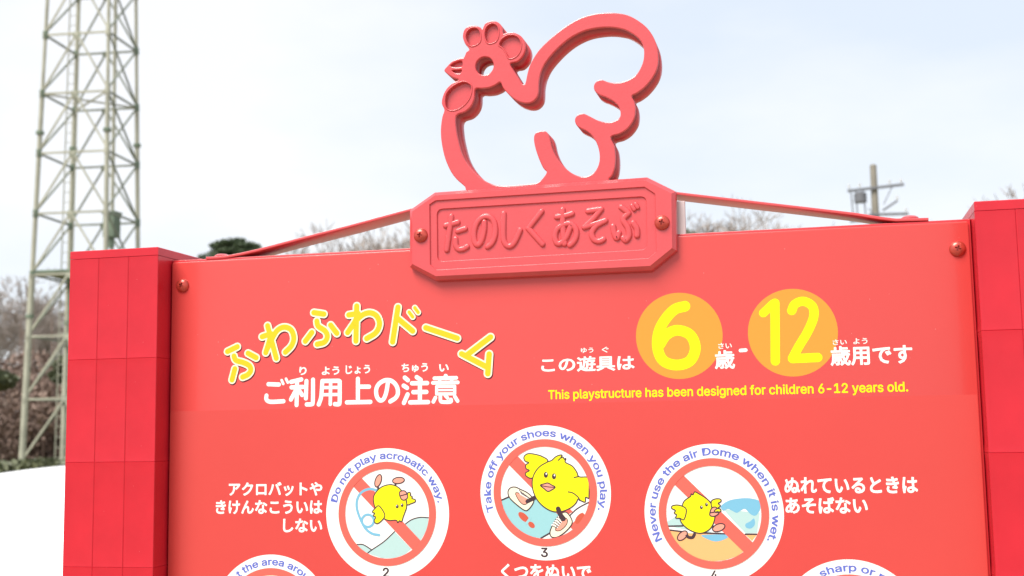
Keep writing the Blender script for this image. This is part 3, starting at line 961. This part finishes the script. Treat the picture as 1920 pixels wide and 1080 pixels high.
def art3(fill, line, ell, sc, ck):
    fill([(213,570),(270,545),(440,560),(660,640),(545,790),(488,826),(420,815),(330,770),(250,690)], 'aqua', 2, False, sc)
    line([(213,570),(270,545)], LW * 1.4, 'ink', 3, sc); line([(485,824),(548,788)], LW * 1.4, 'ink', 3, sc)
    fill([(660,670),(800,585),(806,600),(740,680),(660,760)], 'white', 4.5, False, sc)
    line([(675,675),(730,625),(806,583)], LW * 1.2, 'ink', 5, sc)
    fill(ell(368, 683, 46, 22, 0.75), 'rust', 3, True, sc); fill(ell(420, 735, 26, 17, 0.75), 'rust', 3, True, sc)
    line([(412,690),(385,725)], 0.0014, 'aqua', 3.5, sc)
    fill(ell(745, 690, 44, 22, -0.9), 'rust', 5, True, sc)
    line([(765,640),(790,665)], 0.0012, 'white', 5.5, sc)
    # left shoe and leg
    line([(440,550),(395,572)], 0.0020, 'ink', 5, ck)
    fill([(262,510),(278,485),(310,480),(345,495),(395,520),(432,560),(430,590),(400,630),(372,636),(310,590),(270,548)], 'cream', 5, True, ck, LW)
    fill([(312,520),(345,525),(395,560),(395,585),(368,598),(335,570)], 'pink', 6, True, ck, LW * .7)
    for i in range(5): line([(330 + i * 14, 500 + i * 11), (352 + i * 13, 530 + i * 7)], 0.0010, 'white', 6.5, ck); line([(338 + i * 14, 500 + i * 11), (358 + i * 13, 530 + i * 7)], LW * .7, 'ink', 6.8, ck)
    line([(440,552),(392,576)], 0.0022, 'ink', 7, ck)
    # wings and body
    fill([(528,312),(495,275),(440,258),(395,255),(370,275),(376,303),(402,315),(382,330),(384,355),(406,368),(380,385),(388,408),(435,414)], 'yellow2', 5.5, True, ck, LW)
    fill([(525,312),(556,300),(580,278),(604,266),(626,264),(618,282),(634,278),(640,292),(652,286),(648,312),(695,338),(725,378),(740,410),(790,412),(808,425),(808,540),(806,556),(785,548),(782,580),(755,572),(735,560),(718,590),(680,622),(620,645),(560,643),(500,610),(455,560),(430,500),(425,440),(440,388),(475,342)], 'yellow2', 6, True, ck, LW)
    line([(708,415),(740,408)], LW, 'ink', 7, ck); line([(668,512),(700,520),(735,548),(745,570)], LW, 'ink', 7, ck)
    line([(600,300),(618,282)], LW, 'ink', 7, ck)
    fill(ell(517, 397, 14, 20), 'ink', 7); fill(ell(572, 407, 14, 20), 'ink', 7)
    fill(ell(520, 390, 5, 7), 'white', 8); fill(ell(575, 400, 5, 7), 'white', 8)
    fill([(480,467),(505,458),(530,452),(555,465),(580,480),(555,500),(530,509),(505,490)], 'pink', 7, True, ck, LW)
    line([(484,469),(530,478),(576,481)], LW * .8, 'ink', 8, ck)
    # right shoe
    fill([(545,795),(552,760),(580,705),(620,660),(655,650),(688,690),(692,730),(650,780),(600,815),(560,818)], 'cream', 6.5, True, ck, LW)
    fill([(582,770),(598,735),(640,690),(662,700),(655,735),(615,772)], 'pink', 7.2, True, ck, LW * .7)
    for i in range(5): line([(560 + i * 11, 735 - i * 14), (592 + i * 9, 752 - i * 12)], 0.0010, 'white', 7.5, ck); line([(562 + i * 11, 740 - i * 14), (592 + i * 9, 757 - i * 12)], LW * .7, 'ink', 7.8, ck)
    line([(600,626),(615,665),(636,694)], 0.0026, 'ink', 8, ck)
def art4(fill, line, ell, sc, ck):
    fill([(266,722),(400,745),(530,750),(725,755),(860,880),(800,925),(700,958),(613,966),(500,950),(400,895),(320,810)], 'sand', 2, False, sc)
    fill([(860,757),(955,755),(915,808)], 'sand', 2, False, sc)
    fill([(250,660),(320,615),(420,650),(610,745),(560,750),(262,692)], 'paleaqua', 2, False, sc)
    line([(262,692),(375,690)], LW * 1.3, 'ink', 3, sc); line([(270,722),(400,738)], LW * 1.3, 'ink', 3, sc)
    line([(530,745),(728,752)], LW * 1.3, 'ink', 3, sc); line([(862,755),(950,755)], LW * 1.3, 'ink', 3, sc)
    fill([(528,760),(560,790),(630,812),(700,795),(732,760)], 'skyblue', 3, True, sc)
    fill([(675,540),(700,560),(975,590),(955,745),(865,748),(760,640)], 'paleaqua', 2, False, sc)
    fill([(672,535),(740,490),(850,473),(930,480),(975,500),(978,560),(945,608),(905,600),(860,558),(825,572),(795,588),(760,572),(725,558),(690,572)], 'skyblue', 3, True, sc)
    fill([(930,632),(936,680),(905,710),(868,702),(864,675),(900,655)], 'skyblue', 3, True, sc)
    line([(400,745),(415,775),(450,780),(466,755)], 0.0016, 'ink', 5, ck)
    line([(600,685),(625,715)], 0.0014, 'ink', 5, ck)
    fill(ell(372, 766, 46, 27, -0.75), 'pink', 5, True, ck, LW)
    fill(ell(655, 703, 50, 28, -0.35), 'pink', 5, True, ck, LW)
    fill([(370,540),(388,495),(435,460),(440,440),(455,448),(468,425),(500,440),(560,478),(600,522),(625,585),(620,650),(590,710),(530,745),(470,740),(400,702),(355,640)], 'yellow2', 6, True, ck, LW)
    fill([(402,560),(350,530),(298,532),(288,552),(318,570),(308,590),(328,604),(320,628),(352,630),(385,640)], 'yellow2', 6.6, True, ck, LW)
    fill([(597,500),(630,480),(668,482),(672,500),(650,515),(668,532),(652,548),(636,562),(605,555)], 'yellow2', 6.6, True, ck, LW)
    fill([(585,595),(600,552),(635,545),(656,588),(625,614),(592,612)], 'pink', 7, True, ck, LW)
    line([(590,588),(650,578)], LW, 'ink', 8, ck)
    fill([(622,572),(645,555),(668,560),(668,578),(632,585)], 'yellow2', 7.6, True, ck, LW)
    fill(ell(520, 545, 11, 15), 'ink', 7); fill(ell(560, 523, 11, 15), 'ink', 7)
    fill(ell(523, 540, 4, 5), 'white', 8); fill(ell(563, 518, 4, 5), 'white', 8)
c2 = z1(542, 574); c3 = z2(510, 516); c4 = z3(613, 592)
pictogram(c2, 'Do not play acrobatic way.', 168.5, 11, ('2', z1(508, 1090), z1(560, 1012)), (z1, art2), 'pictogram numbered 2 of an upside-down yellow chick')
pictogram(c3, 'Take off your shoes when you play.', 199, -18, ('3', z2(483, 953), z2(530, 889)), (z2, art3), 'pictogram numbered 3 of a yellow chick wearing laced shoes')
pictogram(c4, 'Never use the air Dome when it is wet.', 206.5, -27, ('4', z3(592, 1113), z3(645, 1038)), (z3, art4), 'pictogram numbered 4 of a yellow chick running on wet ground')
c1 = P(509, 1039.8); c5 = P(1591, 1048.8)
pictogram((c1[0], c1[1] - RD), 't the area arou', 131, 46, None, None, 'pictogram at the lower left, cut off by the photo edge', 0.0080)
pictogram((c5[0], c5[1] - RD), 'h sharp or po', 128, 48, None, None, 'pictogram at the lower right, cut off by the photo edge', 0.0074)

# ------------------------------------------------------------------ lattice tower
D0 = 42.0
tcx, tcy = far(164, 444, D0).xy
axv = Vector((tcx - EYE.x, tcy - EYE.y)).normalized()      # away from the viewer
rtv = Vector((axv.y, -axv.x))
phi = math.radians(26)
e1 = rtv * math.cos(phi) - axv * math.sin(phi)             # along the near face
e2 = rtv * math.sin(phi) + axv * math.cos(phi)             # along the side, away
tower = empty('lattice_tower', (tcx, tcy, 0))
tag(tower, 'tall pale green steel lattice tower with a ladder, behind the left post of the sign', 'tower')
def width(z): return 2.66 - 0.037 * z
def leg(k, z):
    w = width(z) / 2
    s1, s2 = ((-1, -1), (1, -1), (1, 1), (-1, 1))[k]
    v = e1 * (w * s1) + e2 * (w * s2)
    return Vector((v.x, v.y, z))
zl = [far(62 - 0.0, 284, D0).z - 0]
bay = 1.95
ztop = 24.0
z_ref = far(70, 296, D0 + 0.2).z
levels = []
z = z_ref
while z > 0.6: z -= bay
while z < ztop:
    levels.append(z); z += bay
flv = far(65, 255, D0).z
flv2 = far(50, 596, D0).z
for k in range(4):
    mb = MB()
    zz = [0] + levels
    for a, b in zip(zz, zz[1:]):
        r = 0.10 if a < flv2 else (0.075 if a < flv else 0.058)
        mb.tube(leg(k, a), leg(k, b), r, r, n=10)
    mb.build('leg', M['steel'], tower, smooth=40)
    for f_ in (flv2, flv):
        mb = MB(); mb.tube(leg(k, f_ - .05), leg(k, f_ + .05), 0.13, n=12)
        mb.build('flange', M['steel_dark'], tower, smooth=40)
for i, z in enumerate(levels):
    for k in range(4):
        a, b = leg(k, z), leg((k + 1) % 4, z)
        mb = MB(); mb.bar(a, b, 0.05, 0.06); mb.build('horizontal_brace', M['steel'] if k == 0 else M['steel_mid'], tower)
        mid = (a + b) / 2
        d = (b - a).normalized()
        if k in (1, 3): mid = b
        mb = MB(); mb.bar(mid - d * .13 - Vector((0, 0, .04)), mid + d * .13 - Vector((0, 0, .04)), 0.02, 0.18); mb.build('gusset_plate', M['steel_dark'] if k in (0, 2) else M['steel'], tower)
        if i > 0:
            zb = levels[i - 1]
            if k in (0, 2): runs = [(mid, leg(k, zb + .08)), (mid, leg((k + 1) % 4, zb + .08))]
            elif k == 3: runs = [(a, leg(0, zb + .08))]
            else: runs = [(a, leg(2, zb + .08)), (b, leg(1, zb + .08))]
            for p0, p1 in runs:
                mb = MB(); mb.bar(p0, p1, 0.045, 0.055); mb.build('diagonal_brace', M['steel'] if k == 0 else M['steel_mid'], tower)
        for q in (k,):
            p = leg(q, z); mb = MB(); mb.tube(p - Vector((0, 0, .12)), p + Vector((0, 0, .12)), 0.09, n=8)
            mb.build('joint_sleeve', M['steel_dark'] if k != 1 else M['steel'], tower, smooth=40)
    if i % 3 == 1:
        mb = MB(); mb.bar(leg(0, z), leg(2, z), .05, .05); mb.bar(leg(1, z), leg(3, z), .05, .05); mb.build('cross_brace', M['steel'], tower)
# ladder, conduit, box, platform
lb = e1 * (-0.72) + e2 * (0.0)
mb = MB()
for s in (-.2, .2):
    v = lb + e1 * s
    mb.tube((v.x, v.y, 0.3), (v.x * .8, v.y * .8, ztop - 1), 0.022, n=6)
z = 0.5
while z < ztop - 1.2:
    k = 1 - .2 * z / ztop
    a = (lb + e1 * -.2) * k; b = (lb + e1 * .2) * k
    mb.tube((a.x, a.y, z), (b.x, b.y, z), 0.013, n=5); z += 0.33
mb.build('ladder', M['steel'], tower)
cb = e1 * 0.62 + e2 * 0.55
mb = MB(); mb.tube((cb.x, cb.y, 0), (cb.x * .85, cb.y * .85, ztop - .5), 0.06, n=8); mb.build('conduit', M['steel'], tower, smooth=40)
zx = far(222, 420, D0).z
mb = MB(); v = cb * .93
mb.box((v.x - .2, v.y - .2, zx - .42), (v.x + .2, v.y + .2, zx + .35)); mb.box((v.x - .24, v.y - .24, zx + .35), (v.x + .24, v.y + .24, zx + .42)); mb.tube((v.x, v.y, zx - .75), (v.x, v.y, zx - .42), .1, n=8)
mb.build('equipment_box', M['steel_dark'], tower)
zpl = far(110, 512, D0).z
mb = MB(); a = [leg(k, zpl) for k in range(4)]
lo = [p - Vector((0, 0, .07)) for p in a]
mb.add([tuple(p) for p in lo + a], [(0, 1, 2, 3)[::-1], (4, 5, 6, 7), (0, 1, 5, 4), (1, 2, 6, 5), (2, 3, 7, 6), (3, 0, 4, 7)]); mb.build('platform', M['steel_dark'], tower)

# ------------------------------------------------------------------ utility pole
D1 = 42.0
pt = far(1637, 310, D1)
pole = empty('utility_pole', (pt.x, pt.y, 0))
tag(pole, 'concrete utility pole with crossarms and a transformer, right of the name plate beyond the board', 'utility pole')
PT = pt.z
mb = MB(); mb.tube((0, 0, 0), (0, 0, PT), 0.17, 0.105, n=14); mb.tube((0, 0, PT), (0, 0, PT + .03), .105, .06, n=14); mb.build('pole', M['concrete'], pole, smooth=40)
pr = Vector((pt.x - EYE.x, pt.y - EYE.y, 0)).normalized(); px_ = Vector((pr.y, -pr.x, 0))
def pw(dx, dy, dz): return px_ * dx + pr * dy + Vector((0, 0, PT + dz))
s = D1 / F_PX
def pq(x, y, dep=-0.16): return px_ * ((x - 1637) * s) + pr * dep + Vector((0, 0, PT - (y - 310) * s))
for (a, b, w) in (((1590, 356), (1689, 351), .08), ((1650, 396), (1676, 380), .06), ((1625, 402), (1694, 405), .08), ((1592, 412), (1640, 412), .08)):
    mb = MB(); mb.bar(pq(*a), pq(*b), w, w); mb.build('crossarm', M['arm'], pole)
for x, y in ((1593, 350), (1612, 349), (1664, 346), (1684, 346), (1676, 377), (1690, 400)):
    mb = MB(); a = pq(x, y)
    for i in range(3): mb.tube(a + Vector((0, 0, .04 * i)), a + Vector((0, 0, .04 * i + .025)), .045, .03, n=8)
    mb.tube(a - Vector((0, 0, .06)), a, .012, n=6)
    mb.build('insulator', M['porcelain'], pole, smooth=40)
mb = MB(); mb.tube(pq(1612, 378, -.1), pq(1612, 362, -.1), .2, .2, n=14); mb.tube(pq(1612, 362, -.1), pq(1612, 359, -.1), .2, .12, n=14); mb.build('transformer', M['arm'], pole, smooth=40)
for x in (1596, 1604, 1618):
    mb = MB(); mb.tube(pq(x, 356), pq(x + 2, 404), .022, n=6); mb.build('hanger_rod', M['arm'], pole)
mb = MB(); mb.bar(pq(1668, 354), pq(1652, 385), .03, .03); mb.bar(pq(1625, 390), pq(1640, 410), .03, .03); mb.build('stay', M['arm'], pole)

# ------------------------------------------------------------------ trees
def grow(tw, tr, p, d, L, r, dep, maxd, rnd, droop=0.0, spread=0.55):
    n = 3 if dep < 2 else 2
    q = p.copy()
    dd = d.copy()
    r1 = r
    for i in range(n):
        dd = (dd + Vector((rnd.uniform(-.12, .12), rnd.uniform(-.12, .12), rnd.uniform(-.05, .10) - droop))).normalized()
        nq = q + dd * (L / n)
        r2 = r * (1 - .38 * (i + 1) / n)
        (tr if dep < 1 else tw).tube(q, nq, r1, r2, n=8 if dep < 1 else (5 if dep < 3 else 3), cap=False)
        if dep < maxd and i > 0 and dep > 0:
            side = dd.orthogonal().normalized()
            side.rotate(Matrix.Rotation(rnd.uniform(0, 2 * PI), 3, dd))
            nd = (dd + side * rnd.uniform(.5, 1.0)).normalized()
            grow(tw, tr, nq, nd, L * rnd.uniform(.5, .7), max(r2 * .58, .019), dep + 1, maxd, rnd, droop, spread)
        q = nq; r1 = r2
    if dep < maxd:
        k = 4 if dep == 0 else 2
        a0 = rnd.uniform(0, 2 * PI)
        for j in range(k):
            side = dd.orthogonal().normalized()
            side.rotate(Matrix.Rotation(a0 + 2 * PI * j / k + rnd.uniform(-.4, .4), 3, dd))
            nd = (dd + side * rnd.uniform(spread * .6, spread * 1.2)).normalized()
            grow(tw, tr, q, nd, L * rnd.uniform(.66, .86), max(r1 * .74, .019), dep + 1, maxd, rnd, droop, spread)

def bare_tree_proto(seed):
    rnd = random.Random(seed)
    t = empty('bare_tree')
    tw, tr = MB(), MB()
    grow(tw, tr, Vector((0, 0, 0)), Vector((0, 0, 1)), 2.6, .34, 0, 7, rnd)
    top = max(v[2] for v in tw.v)
    for m_ in (tw, tr): m_.v = [(x / top, y / top, z / top) for x, y, z in m_.v]
    tr.build('trunk', M['bark'], t, smooth=60)
    tw.build('crown', M['twig'], t)
    return t
protos = [bare_tree_proto(3), bare_tree_proto(11), bare_tree_proto(23)]
TREES = [  # px of crown centre, py of top, distance, proto, turn, label
 (28, 508, 88, 0, 0.3, 'wide bare tree behind the lower part of the lattice tower'),
 (-95, 560, 92, 1, 1.3, 'bare tree cut off by the left edge of the photo'),
 (140, 560, 95, 2, 2.3, 'smaller bare tree half hidden between the tower and the left post'),
 (525, 442, 90, 1, 0.0, 'bare tree whose top shows above the low end of the left bar'),
 (618, 450, 96, 2, 1.1, 'low bare tree in the narrow part of the gap under the left bar'),
 (684, 418, 92, 0, 2.0, 'bare tree showing through the gap under the middle of the left bar'),
 (737, 398, 86, 2, 0.7, 'bare tree showing in the gap beside the left end of the name plate'),
 (1285, 371, 86, 0, 4.0, 'bare tree showing in the gap beside the right end of the name plate'),
 (1345, 397, 90, 2, 0.2, 'second bare tree under the right bar, counted from the name plate'),
 (1415, 419, 94, 1, 5.0, 'lowest bare tree under the right bar, left of the utility pole'),
 (585, 460, 98, 0, 4.4, 'bare tree behind the lowest part of the left bar'),
 (705, 415, 99, 1, 5.2, 'farther bare tree between the two in the gap under the left bar'),
 (768, 418, 97, 0, 3.1, 'bare tree partly hidden behind the left end of the name plate'),
 (1312, 384, 97, 1, 2.4, 'farther bare tree low in the gap right of the name plate'),
 (62, 545, 98, 1, 3.6, 'farther bare tree behind the lower tower, right of the wide one'),
 (1945, 350, 80, 2, 3.3, 'bare tree whose top shows above the right post'),
]
used = set()
for px, py, D, pi, rz, lab in TREES:
    p = far(px, py, D)
    o = protos[pi] if pi not in used else copy_tree(protos[pi])
    used.add(pi)
    o.location = (p.x, p.y, 0); o.rotation_euler = (0, 0, rz); o.scale = (p.z, p.z, p.z)
    tag(o, lab, 'tree', 'bare winter trees in the background')

def leaf_mass(mb, c, rx, ry, rz, n, s, rnd, blade=False):
    for _ in range(n):
        while True:
            v = Vector((rnd.uniform(-1, 1), rnd.uniform(-1, 1), rnd.uniform(-1, 1)))
            if v.length < 1 and v.length > 0.35: break
        p = Vector((c[0] + v.x * rx, c[1] + v.y * ry, c[2] + v.z * rz))
        a = Vector((rnd.gauss(0, 1), rnd.gauss(0, 1), rnd.gauss(0, 1) + (.6 if blade else 0))).normalized()
        b = a.orthogonal().normalized(); b.rotate(Matrix.Rotation(rnd.uniform(0, 6.28), 3, a))
        k = s * rnd.uniform(.6, 1.3)
        mb.add([p - a * k, p + b * k * (.25 if blade else .55), p + a * k, p - b * k * (.25 if blade else .55)], [(0, 1, 2, 3)])

rnd = random.Random(5)
pc = far(437, 440, 68)
pine = empty('pine_tree', (pc.x, pc.y, 0)); tag(pine, 'dark green pine top just right of the left post, above the board', 'tree')
H_ = pc.z
tr = MB(); fo = MB()
tr.tube((0, 0, 0), (.4, 0, H_ * .5), .32, .22, n=9, cap=False); tr.tube((.4, 0, H_ * .5), (0, 0, H_ - .8), .22, .08, n=9, cap=False)
for i in range(64):
    a = rnd.uniform(0, 2 * PI); hh = rnd.uniform(0, 1) ** 1.2 * 4.0
    R_ = (0.2 + 1.6 * math.sqrt(hh / 1.8) if hh < 1.8 else 2.3) * rnd.uniform(.25, 1.22)
    c = (R_ * math.cos(a) * 1.12, R_ * math.sin(a), H_ - hh * .85 - .25 - rnd.uniform(0, .25))
    tr.tube((0, 0, c[2] - .8), c, .05, .02, n=5, cap=False)
    leaf_mass(fo, c, rnd.uniform(.35, .62), rnd.uniform(.35, .62), rnd.uniform(.14, .26), 330, .11, rnd, True)
tr.build('trunk', M['bark'], pine, smooth=60); fo.build('crown', M['pine'], pine)

# evergreens and undergrowth along the park edge
for px, py, D, w, h, lab, cn in ((-12, 668, 56, 1.3, .8, 'dark evergreen bush left of the tower leg', 20), (128, 650, 56, .9, .8, 'dark evergreen bush between tower leg and left post', 22),
                          (1312, 424, 85, 2.4, 5.5, 'dark evergreen low behind the gap right of the name plate', 26), (690, 468, 88, 2.0, 2.2, 'dark evergreen just above the board left of the name plate', 20),
                          (40, 835, 34, 3.0, .8, 'olive shrub at the edge of the grass behind the white dome', 20)):
    p = far(px, py, D)
    t = empty('evergreen_tree' if p.z > 3 else 'shrub', (p.x, p.y, 0)); tag(t, lab, 'tree' if p.z > 3 else 'shrub')
    tr = MB(); fo = MB()
    tr.tube((0, 0, 0), (0, 0, max(p.z - h * .5, .4)), .16, .08, n=8, cap=False)
    for i in range(cn):
        a = rnd.uniform(0, 2 * PI); R_ = w * math.sqrt(rnd.random()) * .7
        hz_ = p.z - .35 - h * (R_ / w) ** 2 - rnd.random() * h * .8
        leaf_mass(fo, (R_ * math.cos(a), R_ * math.sin(a), max(hz_, .4)), w * .3, w * .3, h * .22, 420, .13, rnd)
    tr.build('trunk', M['bark'], t, smooth=60); fo.build('crown', M['ever'], t)

mb = MB()
for i in range(230):
    az = math.radians(rnd.uniform(-58, 24)); D = rnd.uniform(58, 82)
    x = EYE.x + D * math.sin(az); y = EYE.y + D * math.cos(az)
    top = rnd.uniform(3.2, 6.0)
    for k in range(5):
        z = top * (k + .3) / 5
        leaf_mass(mb, (x + rnd.uniform(-.8, .8), y, z), 1.9, 1.7, .9, 340, .13, rnd)
    for k in range(3):
        bx_ = x + rnd.uniform(-1.5, 1.5)
        mb.tube((bx_, y, 0), (bx_ + rnd.uniform(-.4, .4), y, top + rnd.uniform(0, 1.8)), .07, .02, n=4, cap=False)
o = mb.build('woodland_edge', M['brown']); tag(o, 'brown leafless woodland edge with dry undergrowth far behind the sign', 'woodland', kind='stuff')
